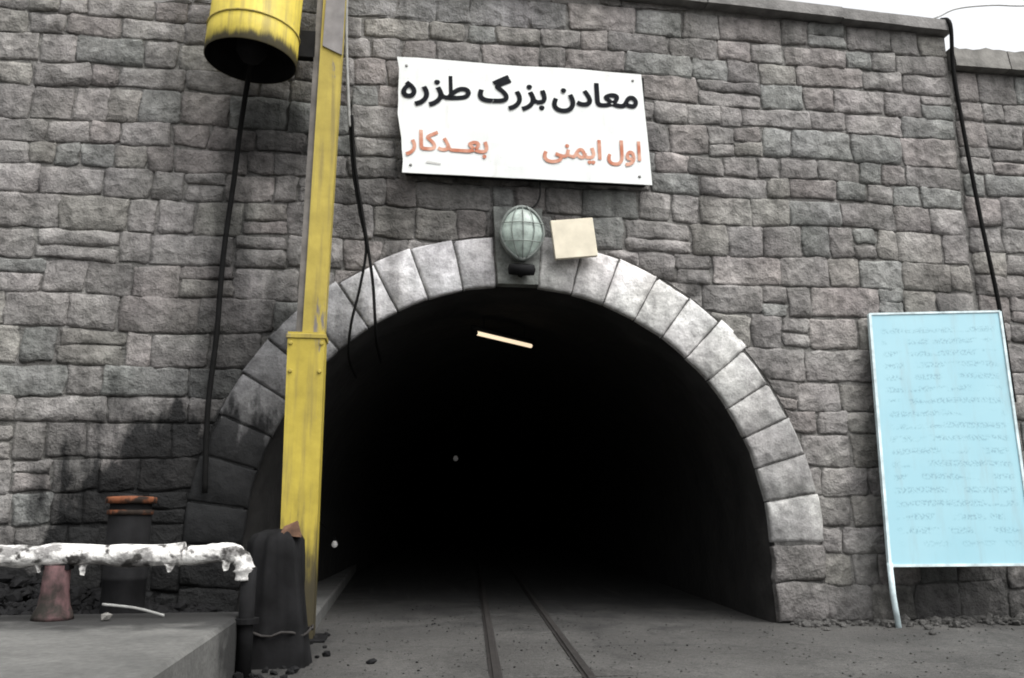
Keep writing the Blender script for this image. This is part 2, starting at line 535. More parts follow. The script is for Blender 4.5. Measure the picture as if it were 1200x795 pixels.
def stone_geo(x0, x1, z0, z1, rr, arch=True, y_off=0.0):
    w, hgt = x1 - x0, z1 - z0
    nx = max(4, min(8, int(round(w / 0.14)) + 1))
    nz = max(4, min(5, int(round(hgt / 0.11)) + 1))
    cj = [(rr.uniform(-.022, .022), rr.uniform(-.022, .022)) for _ in range(4)]
    proud = rr.uniform(0.013, 0.036)
    tx, tz = rr.uniform(-.022, .022), rr.uniform(-.022, .015)
    sd = rr.uniform(0, 100)
    us = margins(nx, 0.035 / w)
    ws = margins(nz, 0.032 / hgt)
    vs = []
    ncl = 0
    for j in range(nz + 1):
        for i in range(nx + 1):
            u, v = us[i], ws[j]
            dx = (cj[0][0] * (1 - u) + cj[1][0] * u) * (1 - v) + (cj[2][0] * (1 - u) + cj[3][0] * u) * v
            dz = (cj[0][1] * (1 - u) + cj[1][1] * u) * (1 - v) + (cj[2][1] * (1 - u) + cj[3][1] * u) * v
            x = x0 + w * u + dx
            z = z0 + hgt * v + dz
            edge = i in (0, nx) or j in (0, nz)
            if not edge:
                x += rr.uniform(-.3, .3) * w / nx * (0.25 if i in (1, nx - 1) else 1)
                z += rr.uniform(-.3, .3) * hgt / nz * (0.25 if j in (1, nz - 1) else 1)
            else:
                if i in (0, nx) and j not in (0, nz): x += rr.uniform(-.018, .018); z += rr.uniform(-.02, .02)
                if j in (0, nz) and i not in (0, nx): z += rr.uniform(-.017, .017); x += rr.uniform(-.02, .02)
                if i in (0, nx) and j in (0, nz):
                    x += rr.uniform(.003, .018) * (1 if i == 0 else -1); z += rr.uniform(.003, .016) * (1 if j == 0 else -1)
            z += 0.05 * noise.noise(Vector((x * 0.5, z * 0.7, 4.4))) * min(1, z / 0.5)
            cl = False
            if arch:
                x, z, cl = clamp_arch(x, z)
            ncl += cl
            if edge or cl:
                y = -0.008 - rr.uniform(0, 0.010)
            else:
                y = -(proud + (u - .5) * tx + (v - .5) * tz + 0.034 * noise.noise(Vector((x * 6 + sd, z * 8, sd))) + rr.uniform(-.012, .012))
                y = min(y, -0.014)
            vs.append((x, y + y_off, z))
    if ncl == len(vs): return None
    W = nx + 1
    faces, area = [], 0
    for j in range(nz):
        for i in range(nx):
            a, b, c, d = j * W + i, j * W + i + 1, (j + 1) * W + i + 1, (j + 1) * W + i
            ar = 0
            q = (a, b, c, d)
            for k in range(4):
                p1, p2 = vs[q[k]], vs[q[(k + 1) % 4]]
                ar += p1[0] * p2[2] - p2[0] * p1[2]
            area += abs(ar) / 2
            if abs(ar) < 2e-5: continue
            faces.append(q)
    if area < 0.012: return None
    nfront = len(faces)
    per = [i for i in range(W)] + [j * W + nx for j in range(1, nz + 1)] + [nz * W + i for i in range(nx - 1, -1, -1)] + [j * W for j in range(nz - 1, 0, -1)]
    b0 = len(vs)
    for k in per: vs.append((vs[k][0], 0.05 + y_off, vs[k][2]))
    n = len(per)
    for k in range(n):
        k2 = (k + 1) % n
        faces.append((per[k2], per[k], b0 + k, b0 + k2))
    return vs, faces, nfront

def stone_tone(rr, base=0.19):
    v = base * rr.uniform(0.8, 1.22)
    k = rr.random()
    if k < 0.17: c = (v * 1.05, v * 0.975, v * 0.935)       # pinkish
    elif k < 0.30: c = (v * 0.99, v * 1.0, v * 0.96)     # greenish
    elif k < 0.45: c = (v * 1.04, v * 1.0, v * 0.93)      # buff
    else: c = (v * 1.025, v * 0.98, v * 0.945)
    return (*c, 1)

def lay_courses(x0, x1, z0, z1, rr):
    """rough coursed rubble: a list of stone rectangles"""
    out = []
    z = z0
    while z < z1 - 0.02:
        hh = rr.choice((0.28, 0.32, 0.35, 0.38, 0.41))
        if z1 - (z + hh) < 0.24: hh = z1 - z
        x = x0 - rr.uniform(0, 0.3)
        x = x0
        first = True
        while x < x1 - 0.02:
            w = rr.uniform(0.28, 0.66) if rr.random() < 0.78 else rr.uniform(0.66, 0.95)
            if first: w *= rr.uniform(0.5, 1); first = False
            if w < 0.28: w = 0.28
            if x1 - (x + w) < 0.26: w = x1 - x
            g_ = rr.uniform(0.002, 0.010)
            if hh > 0.33 and rr.random() < 0.08:
                s = hh * rr.uniform(0.4, 0.6)
                out.append((x + g_, x + w - g_, z + g_, z + s - g_))
                out.append((x + g_, x + w - g_, z + s + g_, z + hh - g_))
            else:
                out.append((x + g_, x + w - g_, z + g_, z + hh - g_))
            x += w
        z += hh
    return out

XL, XJ, XR = -10.0, 5.93, 11.5
def wall_top(x): return 7.80 - 0.038 * (x - 2.0)

portal = empty('portal_wall', (0, 0, 0))
tag(portal, 'tall grey rough stone wall pierced by the arched tunnel mouth', 'wall')
# mortar backing with the arched hole
mb = MB()
NA = 48
hr = RI + 0.28
arc = [(hr * math.cos(math.pi * k / NA), ZS + hr * math.sin(math.pi * k / NA)) for k in range(NA + 1)]
pts = [(-hr, 0.0)] + [arc[k] for k in range(NA, -1, -1)] + [(hr, 0.0)]
vs, fs = [], []
def q3(a, b, c, d):
    b0 = len(vs); vs.extend([a, b, c, d]); fs.append((b0, b0 + 1, b0 + 2, b0 + 3))
for k in range(NA):
    (xa, za), (xb, zb) = arc[k + 1], arc[k]
    q3((xa, 0, za), (xb, 0, zb), (xb, 0, wall_top(xb)), (xa, 0, wall_top(xa)))
q3((XL, 0, 0), (-hr, 0, 0), (-hr, 0, ZS), (XL, 0, ZS)); q3((XL, 0, ZS), (-hr, 0, ZS), (-hr, 0, wall_top(-hr)), (XL, 0, wall_top(XL)))
q3((hr, 0, 0), (XJ, 0, 0), (XJ, 0, ZS), (hr, 0, ZS)); q3((hr, 0, ZS), (XJ, 0, ZS), (XJ, 0, wall_top(XJ)), (hr, 0, wall_top(hr)))
q3((XL, 0, wall_top(XL)), (XJ, 0, wall_top(XJ)), (XJ, 0.7, wall_top(XJ)), (XL, 0.7, wall_top(XL)))
q3((XJ, 0, 0), (XJ, 0.7, 0), (XJ, 0.7, wall_top(XJ)), (XJ, 0, wall_top(XJ)))
q3((XL, 0.7, 0), (XL, 0, 0), (XL, 0, wall_top(XL)), (XL, 0.7, wall_top(XL)))
mb.add(vs, fs)
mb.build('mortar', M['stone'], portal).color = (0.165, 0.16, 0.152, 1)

def build_stones(rects, parent, arch, far, y_off, seed, base, ztop):
    rr = random.Random(seed)
    rest = MB()
    cnt = 0
    for (a, b, c, d) in rects:
        if d > ztop((a + b) / 2) - 0.02: d = ztop((a + b) / 2) - 0.02
        if d - c < 0.08: continue
        gg = stone_geo(a, b, c, d, rr, arch, y_off)
        if gg is None: continue
        v, f, nf = gg
        if far(a, b, c, d):
            rest.add(v, f, False)
            continue
        m = MB()
        m.v = v; m.f = f; m.s = [i < nf for i in range(len(f))]
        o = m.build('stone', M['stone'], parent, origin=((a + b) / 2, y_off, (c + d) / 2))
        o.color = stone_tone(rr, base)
        cnt += 1
    if rest.v:
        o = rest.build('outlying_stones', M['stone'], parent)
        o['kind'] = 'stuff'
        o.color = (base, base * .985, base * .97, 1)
    print('stones', cnt)

rects = lay_courses(XL, XJ - 0.01, 0.0, 8.3, random.Random(5))
rects = [r for r in rects if r[2] < wall_top((r[0] + r[1]) / 2) - 0.08]
build_stones(rects, portal, True, lambda a, b, c, d: b < -6.25 or (c > 7.2 and b < 1.0) or (d < 0.42 and b < -3.0), 0.0, 21, 0.192, wall_top)

# arch ring
ring = MB()
vs, fs = [], []
for k in range(NA + 1):
    an = math.pi * k / NA
    for (r, y) in ((RO - .02, -0.03), (RI + .035, -0.03), (RI + .035, 0.05)):
        vs.append((r * math.cos(an), y, ZS + r * math.sin(an)))
for k in range(NA):
    for q in range(2):
        fs.append((k * 3 + q, k * 3 + q + 1, (k + 1) * 3 + q + 1, (k + 1) * 3 + q))
ring.add(vs, fs)
for s in (-1, 1):
    xa, xb = sorted((s * (RI + .035), s * (RO - .02)))
    ring.box(xa, xb, -0.03, 0.05, 0.0, ZS)
arch = ring.build('arch_ring', M['stone'], portal)
arch.color = (0.10, 0.098, 0.094, 1)

def voussoir(a0, a1, r0, r1, rr, depth=0.05, name='voussoir', tone=0.36, tint=(1, 1, 1), rough=1.0):
    na, nr = 4, 5
    us, ws = margins(na, 0.07), margins(nr, 0.05)
    vs, faces = [], []
    gp = 0.008
    for j in range(nr + 1):
        for i in range(na + 1):
            u, v = us[i], ws[j]
            r = r0 + (r1 - r0) * v
            g_ = gp / r
            an = a0 + g_ + (a1 - a0 - 2 * g_) * u
            edge = i in (0, na) or j in (0, nr)
            an += rr.uniform(-.004, .004) * (0.4 if edge else 1)
            if j in (0, nr): r += rr.uniform(-.008, .008)
            y = -depth + (0.02 if edge else rr.uniform(-.012, .01) * rough)
            vs.append((r * math.cos(an), y, ZS + r * math.sin(an)))
    W = na + 1
    for j in range(nr):
        for i in range(na):
            faces.append((j * W + i + 1, j * W + i, (j + 1) * W + i, (j + 1) * W + i + 1))
    nf = len(faces)
    per = [i for i in range(W)] + [j * W + na for j in range(1, nr + 1)] + [nr * W + i for i in range(na - 1, -1, -1)] + [j * W for j in range(nr - 1, 0, -1)]
    b0 = len(vs)
    for k in per: vs.append((vs[k][0], 0.045, vs[k][2]))
    n = len(per)
    for k in range(n):
        k2 = (k + 1) % n
        faces.append((per[k], per[k2], b0 + k2, b0 + k))
    m = MB(); m.v = vs; m.f = faces; m.s = [i < nf for i in range(len(faces))]
    am, rm = (a0 + a1) / 2, (r0 + r1) / 2
    o = m.build(name, M['dressed'], arch, origin=(rm * math.cos(am), 0, ZS + rm * math.sin(am)))
    o.color = (tone * tint[0], tone * tint[1], tone * tint[2], 1)
    return o
rr = random.Random(77)
KH = R(4.7)
ang_r = [R(a) for a in (0, 9.0, 16.6, 24.0, 31.6, 39.4, 46.6, 53.9, 61.4, 69.6, 77.2, 85.3)]
ang_l = [R(a) for a in (0, 7.4, 15.5, 23.0, 31.2, 38.6, 46.4, 54.6, 62.0, 69.4, 77.6, 85.3)]
tones_r = [0.33, 0.25, 0.29, 0.34, 0.40, 0.52, 0.56, 0.50, 0.52, 0.47, 0.40]
tones_l = [0.16, 0.20, 0.26, 0.34, 0.34, 0.29, 0.27, 0.42, 0.50, 0.46, 0.46]
for k in range(11):
    voussoir(ang_r[k], ang_r[k + 1], RI, RO + rr.uniform(-.03, .05), rr, tone=tones_r[k] * rr.uniform(.93, 1.07), tint=(1, .985, .965))
    voussoir(math.pi - ang_l[k + 1], math.pi - ang_l[k], RI, RO + rr.uniform(-.03, .05), rr, tone=tones_l[k] * rr.uniform(.93, 1.07), tint=(1, .985, 1.0))
# jamb stones under the springing
for s in (-1, 1):
    zz = 0.0
    for hh in (0.46, 0.44):
        x0, x1 = sorted((s * RI, s * (RO + .02)))
        gg = stone_geo(x0 + .012, x1 - .012, zz + .012, zz + hh - .012, rr, False, -0.045)
        v, f, nf = gg
        v = [(p[0], 0.045 if p[1] > -0.02 else p[1], p[2]) for p in v]
        m = MB(); m.v = v; m.f = f; m.s = [i < nf for i in range(len(f))]
        o = m.build('jamb_stone', M['stone'], arch, origin=((x0 + x1) / 2, 0, zz + hh / 2))
        o.color = (0.155, 0.148, 0.142, 1)
        zz += hh
# keystone: taller and prouder than the ring
m = MB()
m.hexa([(-0.24, -0.12, 3.90), (0.24, -0.12, 3.90), (0.24, 0.04, 3.90), (-0.24, 0.04, 3.90),
        (-0.30, -0.10, 4.86), (0.30, -0.10, 4.86), (0.30, 0.04, 4.86), (-0.30, 0.04, 4.86)])
ks = m.build('keystone', M['dressed'], arch, origin=(0, 0, 4.4))
ks.color = (0.16, 0.168, 0.158, 1)

# coping slabs along the top
rr = random.Random(3)
x = XL
while x < XJ - 0.05:
    w = min(rr.uniform(1.5, 2.1), XJ + 0.03 - x)
    if XJ - (x + w) < 0.6: w = XJ + 0.03 - x
    m = MB()
    xa, xb = x + 0.006, x + w - 0.006
    za, zb = wall_top(xa), wall_top(xb)
    jt = lambda: rr.uniform(-.012, .012)
    yf = -0.17 + jt()
    n = 6
    for k in range(n):
        p, q = xa + (xb - xa) * k / n, xa + (xb - xa) * (k + 1) / n
        j0 = 0.016 * noise.noise(Vector((p * 2.3, 1, 5))); j1 = 0.016 * noise.noise(Vector((q * 2.3, 1, 5)))
        zp, zq = wall_top(p), wall_top(q)
        m.hexa([(p, yf + j0, zp), (q, yf + j1, zq), (q, 0.75, zq), (p, 0.75, zp),
                (p, yf + 0.02 + j0, zp + 0.17 + j0), (q, yf + 0.02 + j1, zq + 0.17 + j1), (q, 0.75, zq + 0.19), (p, 0.75, zp + 0.19)])
    m.build('coping_slab', M['coping'], portal, origin=((xa + xb) / 2, 0.2, (za + zb) / 2))
    x += w

# wing wall to the right, lower
wing = empty('wing_wall', (8.7, 0.03, 0))
tag(wing, 'lower rough stone wall right of the vertical joint, behind the blue board', 'wall')
ZW = 7.16
m = MB()
YW = 0.03
m.add([(XJ + .02, YW, 0), (XR, YW, 0), (XR, YW, ZW), (XJ + .02, YW, ZW), (XJ + .02, .7, ZW), (XR, .7, ZW), (XR, .7, 0)],
      [(0, 1, 2, 3), (3, 2, 5, 4), (1, 6, 5, 2)])
m.build('mortar', M['stone'], wing).color = (0.165, 0.16, 0.152, 1)
rects = lay_courses(XJ + 0.06, XR, 0.0, ZW, random.Random(15))
build_stones(rects, wing, False, lambda a, b, c, d: a > 7.6, YW, 31, 0.185, lambda x: ZW + .02)
rr = random.Random(8)
x = XJ + 0.04
while x < XR - 0.1:
    w = min(rr.uniform(0.7, 1.2), XR - x)
    m = MB()
    n = 8
    hs_ = [0.31 + 0.05 * noise.noise(Vector(((x + w * k / n) * 1.7, 7, 2))) + rr.uniform(-.015, .015) for k in range(n + 1)]
    for k in range(n):
        p, q = x + .008 + (w - .016) * k / n, x + .008 + (w - .016) * (k + 1) / n
        m.hexa([(p, -0.13, ZW), (q, -0.13, ZW), (q, 0.72, ZW), (p, 0.72, ZW),
                (p, -0.08, ZW + hs_[k]), (q, -0.08, ZW + hs_[k + 1]), (q, 0.7, ZW + hs_[k + 1]), (p, 0.7, ZW + hs_[k])])
    m.build('coping_stone', M['gravel'], wing, origin=(x + w / 2, 0.2, ZW))
    x += w

# tunnel vault behind the portal
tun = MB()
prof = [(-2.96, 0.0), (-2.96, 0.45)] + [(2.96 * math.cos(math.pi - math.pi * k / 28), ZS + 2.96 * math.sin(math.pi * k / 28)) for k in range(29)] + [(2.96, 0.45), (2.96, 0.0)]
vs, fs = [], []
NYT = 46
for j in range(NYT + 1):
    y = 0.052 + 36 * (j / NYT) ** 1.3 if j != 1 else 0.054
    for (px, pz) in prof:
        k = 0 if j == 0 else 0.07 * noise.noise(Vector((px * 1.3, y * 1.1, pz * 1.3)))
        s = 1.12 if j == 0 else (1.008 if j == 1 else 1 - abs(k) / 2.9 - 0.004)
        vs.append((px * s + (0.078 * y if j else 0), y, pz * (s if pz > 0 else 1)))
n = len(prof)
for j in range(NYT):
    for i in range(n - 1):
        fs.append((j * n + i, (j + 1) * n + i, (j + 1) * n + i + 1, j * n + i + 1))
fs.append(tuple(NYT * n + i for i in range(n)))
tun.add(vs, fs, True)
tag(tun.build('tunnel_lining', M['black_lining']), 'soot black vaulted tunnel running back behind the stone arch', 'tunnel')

# ledge along the left side of the tunnel floor
m = MB()
for k in range(14):
    y0 = -1.15 + k * 1.0
    m.bbox(-2.62, -2.20, y0 + .006, y0 + 0.994, -0.05, 0.16 + rnd.uniform(-.008, .008), 0.015)
tag(m.build('kerb_ledge', M['concrete']), kind='structure')

def smooth_path(pts, sub=6):
    pts = [Vector(p) for p in pts]
    out = []
    for i in range(len(pts) - 1):
        p0, p1, p2, p3 = pts[max(i - 1, 0)], pts[i], pts[i + 1], pts[min(i + 2, len(pts) - 1)]
        for k in range(sub):
            t = k / sub
            out.append(0.5 * ((2 * p1) + (-p0 + p2) * t + (2 * p0 - 5 * p1 + 4 * p2 - p3) * t * t + (-p0 + 3 * p1 - 3 * p2 + p3) * t ** 3))
    out.append(pts[-1])
    return out
def cable(name, pts, r, label, cat, mat='rubber'):
    m = MB(); m.tube(smooth_path(pts), r, 8)
    return tag(m.build(name, M[mat], origin=pts[-1]), label, cat)

# ---------------------------------------------------------------- rail track
def track_x(y): return -0.03 + 0.083 * (y + 0.8)
trk = empty('rail_track', (track_x(-4), -4, 0))
tag(trk, 'narrow gauge mine track running into the dark tunnel', 'track')
for off in (-0.36, 0.36):
    m = MB()
    pr = [(-.05, 0.004), (.05, 0.004), (.05, .012), (.012, .02), (.012, .022), (.026, .022), (.026, .026), (.021, .030), (-.021, .030), (-.026, .026), (-.026, .022), (-.012, .022), (-.012, .02), (-.05, .012)]
    ys = [-9.2, -6, -3, 0, 3, 8, 16, 26]
    vs, fs = [], []
    for y in ys:
        for (a, b) in pr: vs.append((track_x(y) + off + a, y, b))
    n = len(pr)
    for j in range(len(ys) - 1):
        for i in range(n):
            i2 = (i + 1) % n
            fs.append((j * n + i, j * n + i2, (j + 1) * n + i2, (j + 1) * n + i))
    fs.append(tuple(range(n - 1, -1, -1)))
    m.add(vs, fs)
    m.build('rail', M['rail'], trk, origin=(track_x(-4) + off, -4, 0))
for k in range(24):
    y = -8.6 + k * 0.82
    m = MB()
    cx = track_x(y)
    m.bbox(cx - 0.66 + rnd.uniform(-.05, .05), cx + 0.66 + rnd.uniform(-.05, .05), y - .09, y + .09, -0.08, 0.004 + rnd.uniform(-.012, .004), 0.003)
    m.build('sleeper', M['ground'], trk, origin=(cx, y, 0))

# ---------------------------------------------------------------- white name sign over the arch
def text_mesh(s, bold):
    cu = bpy.data.curves.new('lettering', 'FONT')
    cu.body = s
    cu.offset = bold
    cu.resolution_u = 6
    o = bpy.data.objects.new('lettering', cu)
    link(o)
    bpy.context.view_layer.update()
    dg = bpy.context.evaluated_depsgraph_get()
    me = bpy.data.meshes.new_from_object(o.evaluated_get(dg))
    bpy.data.objects.remove(o)
    bpy.data.curves.remove(cu)
    return me

def word(s, x0, x1, zbase, size, y, mat, parent, bold=0.02, slope=0.0):
    """letters in visual order, stretched to the width x0..x1, standing on zbase; strokes thickened by layering"""
    m = MB()
    k = 0
    for off in (0.0, 0.010, 0.018):
        me = text_mesh(s, off)
        if off == 0.0:
            xs = [v.co.x for v in me.vertices]
            a, b = min(xs), max(xs)
        # every letter stands a hair in front of its neighbour, so overlapping joins never share a plane
        par = list(range(len(me.vertices)))
        def root(i):
            while par[i] != i:
                par[i] = par[par[i]]; i = par[i]
            return i
        for e in me.edges: par[root(e.vertices[0])] = root(e.vertices[1])
        isl = {}
        pts = []
        for v in me.vertices:
            x = x0 + bold + (v.co.x - a) / (b - a) * (x1 - x0 - 2 * bold)
            r_ = isl.setdefault(root(v.index), len(isl))
            pts.append((x, zbase + v.co.y * size + slope * (x - x0), 0.000025 * (r_ % 12)))
        fcs = [tuple(p.vertices) for p in me.polygons]
        bpy.data.meshes.remove(me)
        for an in (0.5, 2.6, 4.7):
            m.add([(px + bold * math.cos(an), y - 0.00035 * k - py, pz + bold * math.sin(an)) for (px, pz, py) in pts], fcs)
            k += 1
    return m.build('lettering', mat, parent)

sg = empty('name_sign', (0.06, -0.1, 5.2))
tag(sg, 'white rectangular name sign with black and red writing above the arch', 'sign')
m = MB()
NXS, NZS = 12, 10
BL, BR, TR, TL = Vector((-1.40, 0, 5.20)), Vector((1.66, 0, 5.20)), Vector((1.56, 0, 6.68)), Vector((-1.50, 0, 6.69))
vs, fs = [], []
def sgp(u, v):
    p = (BL * (1 - u) + BR * u) * (1 - v) + (TL * (1 - u) + TR * u) * v
    if u == 0: p.x += 0.016 * math.sin(v * 9.0) + 0.006 * math.sin(v * 23)
    if v == 1: p.z += 0.008 * math.sin(u * 11)
    return p
for side, yy in ((0, -0.19), (1, -0.172)):
    for j in range(NZS + 1):
        for i in range(NXS + 1):
            p = sgp(i / NXS, j / NZS)
            vs.append((p.x, yy + (0.0 if side else 0.004 * math.sin(i * 1.7 + j)), p.z))
W = NXS + 1; N1 = W * (NZS + 1)
for j in range(NZS):
    for i in range(NXS):
        a = j * W + i
        fs.append((a, a + 1, a + W + 1, a + W)); fs.append((N1 + a, N1 + a + W, N1 + a + W + 1, N1 + a + 1))
for i in range(NXS):
    fs.append((i + 1, i, N1 + i, N1 + i + 1)); t_ = NZS * W
    fs.append((t_ + i, t_ + i + 1, N1 + t_ + i + 1, N1 + t_ + i))
for j in range(NZS):
    a = j * W
    fs.append((a, a + W, N1 + a + W, N1 + a)); b = a + NXS
    fs.append((b + W, b, N1 + b, N1 + b + W))
m.add(vs, fs)
sp_ = m.build('panel', M['sign_white'], sg)
m = MB(); m.box(-1.36, 1.60, -0.1715, -0.035, 5.225, 6.64); m.build('gap_shade', M['dark_steel'], sg)  # dark box stands in for the shaded gap behind the sign
yt = -0.1965
word('\uFEE9\uFEAD\uFEB0\uFEC3', -1.43, -0.60, 6.165, 0.42, yt, M['black_ink'], sg, 0.005, 0.02)
word('\uFB92\uFEAD\uFEB0\uFE91', -0.50, 0.34, 6.175, 0.42, yt, M['black_ink'], sg, 0.005, 0.02)
word('\uFEE5\uFEA9\uFE8E\uFECC\uFEE3', 0.42, 1.50, 6.19, 0.42, yt, M['black_ink'], sg, 0.005, 0.02)
word('\uFEAD\uFE8E\uFB90\uFEAA\u0640\u0640\uFECC\uFE91', -1.36, -0.38, 5.50, 0.34, yt, M['red_ink'], sg, 0.003)
word('\uFBFD\uFEE8\uFEE4\uFBFE\uFE8D', 0.30, 1.02, 5.50, 0.34, yt, M['red_ink'], sg, 0.003)
word('\uFEDD\uFEED\uFE8D', 1.10, 1.52, 5.51, 0.34, yt, M['red_ink'], sg, 0.003)
# worn grey mark in the lower left corner
m = MB()
m.add([(-1.12, yt, 5.335), (-0.95, yt, 5.315), (-0.94, yt, 5.335), (-1.11, yt, 5.36)], [(0, 1, 2, 3)])
m.build('worn_mark', M['grey_ink'], sg)
for (x, z) in ((-1.3, 5.3), (1.5, 5.3), (-1.38, 6.58), (1.45, 6.58)):
    m = MB(); m.lathe([(0.001, 0.012), (0.014, 0.012), (0.02, 0.0)], (x, -0.191, z), (0, -1, 0), 10)
    m.build('bolt', M['grey_paint'], sp_)

# small cream board
sb = empty('small_board', (0.66, -0.16, 4.22))
tag(sb, 'small blank cream square board fixed beside the keystone', 'board')
m = MB()
rot = Matrix.Rotation(R(-7), 4, 'Y')
m.bbox(-0.26, 0.26, -0.03, 0.03, -0.24, 0.24, 0.006)
m.v = [tuple(rot @ Vector(p) + Vector((0.66, -0.20, 4.46))) for p in m.v]
m.build('panel', M['cream'], sb)
m = MB(); m.box(0.60, 0.66, -0.172, -0.05, 4.30, 4.62); m.build('batten', M['dark_steel'], sb)

# ---------------------------------------------------------------- lamp on the keystone
lp = empty('keystone_lamp', (0.02, -0.16, 4.1))
tag(lp, 'pale oval floodlight fixed on the keystone of the arch', 'lamp')
def oval(m, cx, cz, prof, n=28):
    vs, fs = [], []
    for (s, y) in prof:
        for k in range(n):
            an = 2 * math.pi * k / n
            taper = 1 - 0.14 * math.sin(an) * -1 if math.sin(an) < 0 else 1.0
            tx = 0.275 * (1 - 0.30 * max(0, -math.sin(an)) ** 1.5 - 0.06 * max(0, math.sin(an)))
            vs.append((cx + tx * s * math.cos(an), y, cz + 0.345 * s * math.sin(an)))
    for i in range(len(prof) - 1):
        for k in range(n):
            k2 = (k + 1) % n
            fs.append((i * n + k2, i * n + k, (i + 1) * n + k, (i + 1) * n + k2))
    m.add(vs, fs, True)
m = MB(); oval(m, 0.02, 4.47, [(0.70, -0.14), (0.95, -0.20), (1.0, -0.27), (1.0, -0.31), (0.92, -0.325), (0.88, -0.31)])
m.build('housing', M['lamp_body'], lp)
m = MB(); oval(m, 0.02, 4.47, [(0.89, -0.305), (0.75, -0.345), (0.5, -0.375), (0.25, -0.39), (0.001, -0.393)])
m.build('lens', M['glass'], lp)
lens_prof = [(0.0, -0.40), (0.25, -0.397), (0.5, -0.382), (0.75, -0.352), (0.93, -0.322)]
for q in (-0.5, 0.0, 0.5):
    pv = []
    for k in range(13):
        s_ = -0.93 + 1.86 * k / 12
        rr_ = min(0.97, math.hypot(s_, q * math.sqrt(max(0, 1 - s_ * s_))))
        yy = -0.322 - 0.078 * (1 - rr_ ** 2)
        pv.append((0.02 + 0.265 * q * math.sqrt(max(0, 1 - s_ * s_)) * (1 - 0.25 * max(0, -s_)), yy - 0.008, 4.47 + 0.345 * s_))
    m = MB(); m.tube(pv, 0.006, 6); m.build('guard_wire', M['lamp_body'], lp)
for q in (-0.35, 0.3):
    pv = []
    for k in range(11):
        s_ = -1 + 2 * k / 10
        w_ = math.sqrt(1 - q * q) * 0.93
        rr_ = min(0.97, math.hypot(s_ * w_, q))
        pv.append((0.02 + 0.275 * s_ * w_ * (1 - 0.2 * max(0, -q)), -0.334 - 0.078 * (1 - rr_ ** 2), 4.47 + 0.345 * q))
    m = MB(); m.tube(pv, 0.006, 6); m.build('guard_wire', M['lamp_body'], lp)
m = MB(); m.lathe([(0.05, -0.09), (0.15, -0.085), (0.165, -0.02), (0.15, 0.035), (0.11, 0.04), (0.10, -0.03), (0.04, -0.04)], (0.02, -0.27, 4.06), (0, -0.35, 1), 22)
m.build('socket_ring', M['dark_steel'], lp)
m = MB(); m.tube([(0.02, -0.14, 4.0), (0.02, -0.24, 4.02), (0.02, -0.27, 4.10)], 0.03, 8)
m.build('bracket', M['dark_steel'], lp)

# ---------------------------------------------------------------- lit tube and far bulbs inside the tunnel
cable('cable', [(0.10, -0.2, 4.78), (0.22, -0.15, 4.9), (0.27, -0.13, 5.05), (0.26, -0.12, 5.3)], 0.012, 'short dark cable from the keystone lamp up behind the sign', 'cable')
tl = empty('tube_lamp', (0.03, 1.5, 3.55))
tag(tl, 'lit warm fluorescent tube hanging under the tunnel crown', 'lamp')
A, B = Vector((-0.41, 1.08, 3.55)), Vector((0.48, 1.91, 3.55))
m = MB(); m.tube([A, B], 0.028, 10); m.build('tube', M['tube_light'], tl)
d = (B - A).normalized()
m = MB(); m.tube([A - d * .05 + Vector((0, 0, .06)), B + d * .05 + Vector((0, 0, .06))], 0.035, 6); m.build('batten', M['dark_steel'], tl)
for P in (A, B):
    m = MB(); m.tube([P - d * .03, P + d * .03], 0.034, 8); m.build('end_cap', M['dark_steel'], tl)
for f_ in (0.15, 0.85):
    P = A.lerp(B, f_)
    m = MB(); m.tube([P + Vector((0, 0, .08)), P + Vector((0, 0, .42))], 0.007, 6); m.build('hanger', M['dark_steel'], tl)

def bulb(x, y, z, r, label, drop):
    o = empty('tunnel_bulb', (x, y, z))
    tag(o, label, 'lamp')
    m = MB(); m.lathe([(0.001, -r), (r * .7, -r * .7), (r, 0), (r * .75, r * .7), (r * .4, r * 1.2)], (x, y, z), (0, 0, 1), 12)
    m.build('globe', M['bulb'], o)
    m = MB(); m.lathe([(r * .45, r * 1.1), (r * .5, r * 2.0), (0.01, r * 2.2)], (x, y, z), (0, 0, 1), 10)
    m.build('socket', M['dark_steel'], o)
    m = MB(); m.tube([(x, y, z + r * 2.1), (x + drop[0], y + drop[1], z + drop[2])], 0.008, 6); m.build('flex', M['rubber'], o)
bulb(0.08, 12.0, 2.58, 0.065, 'dim white bulb far back in the dark tunnel', (0.0, 0, 1.3))
bulb(-2.30, 4.0, 0.76, 0.05, 'dim low bulb near the left tunnel wall', (-0.4, 0, 0.5))

# ---------------------------------------------------------------- yellow duct and post on the left
dc = empty('yellow_duct', (-3.07, -0.78, 6.08))
tag(dc, 'wide yellow steel cylinder with open dark bottom hanging at top left', 'duct')
ax = Vector((0.05, 0.0, 1)).normalized()
c0 = Vector((-3.10, -0.80, 6.16))
m = MB(); m.lathe([(0.488, 0.004), (0.492, 0.0), (0.498, 0.008), (0.495, 0.33), (0.485, 0.34), (0.485, 2.8), (0.3, 2.95), (0.001, 2.96)], c0, ax, 40)
m.build('shell', M['yellow_duct'], dc, origin=c0)
m = MB(); m.lathe([(0.4885, 0.0035), (0.47, 0.05), (0.465, 0.9), (0.42, 0.92), (0.0, 0.93)], c0, ax, 32); m.build('liner', M['dark_steel'], dc)
m = MB(); m.lathe([(0.497, 0.325), (0.506, 0.33), (0.506, 0.345), (0.487, 0.35)], c0, ax, 40); m.build('seam_band', M['yellow_worn'], dc)
m = MB(); m.lathe([(0.16, 0.9), (0.17, 0.12), (0.10, 0.02), (0.06, 0.0), (0.0, 0.0)], c0, ax, 18); m.build('motor', M['dark_steel'], dc)
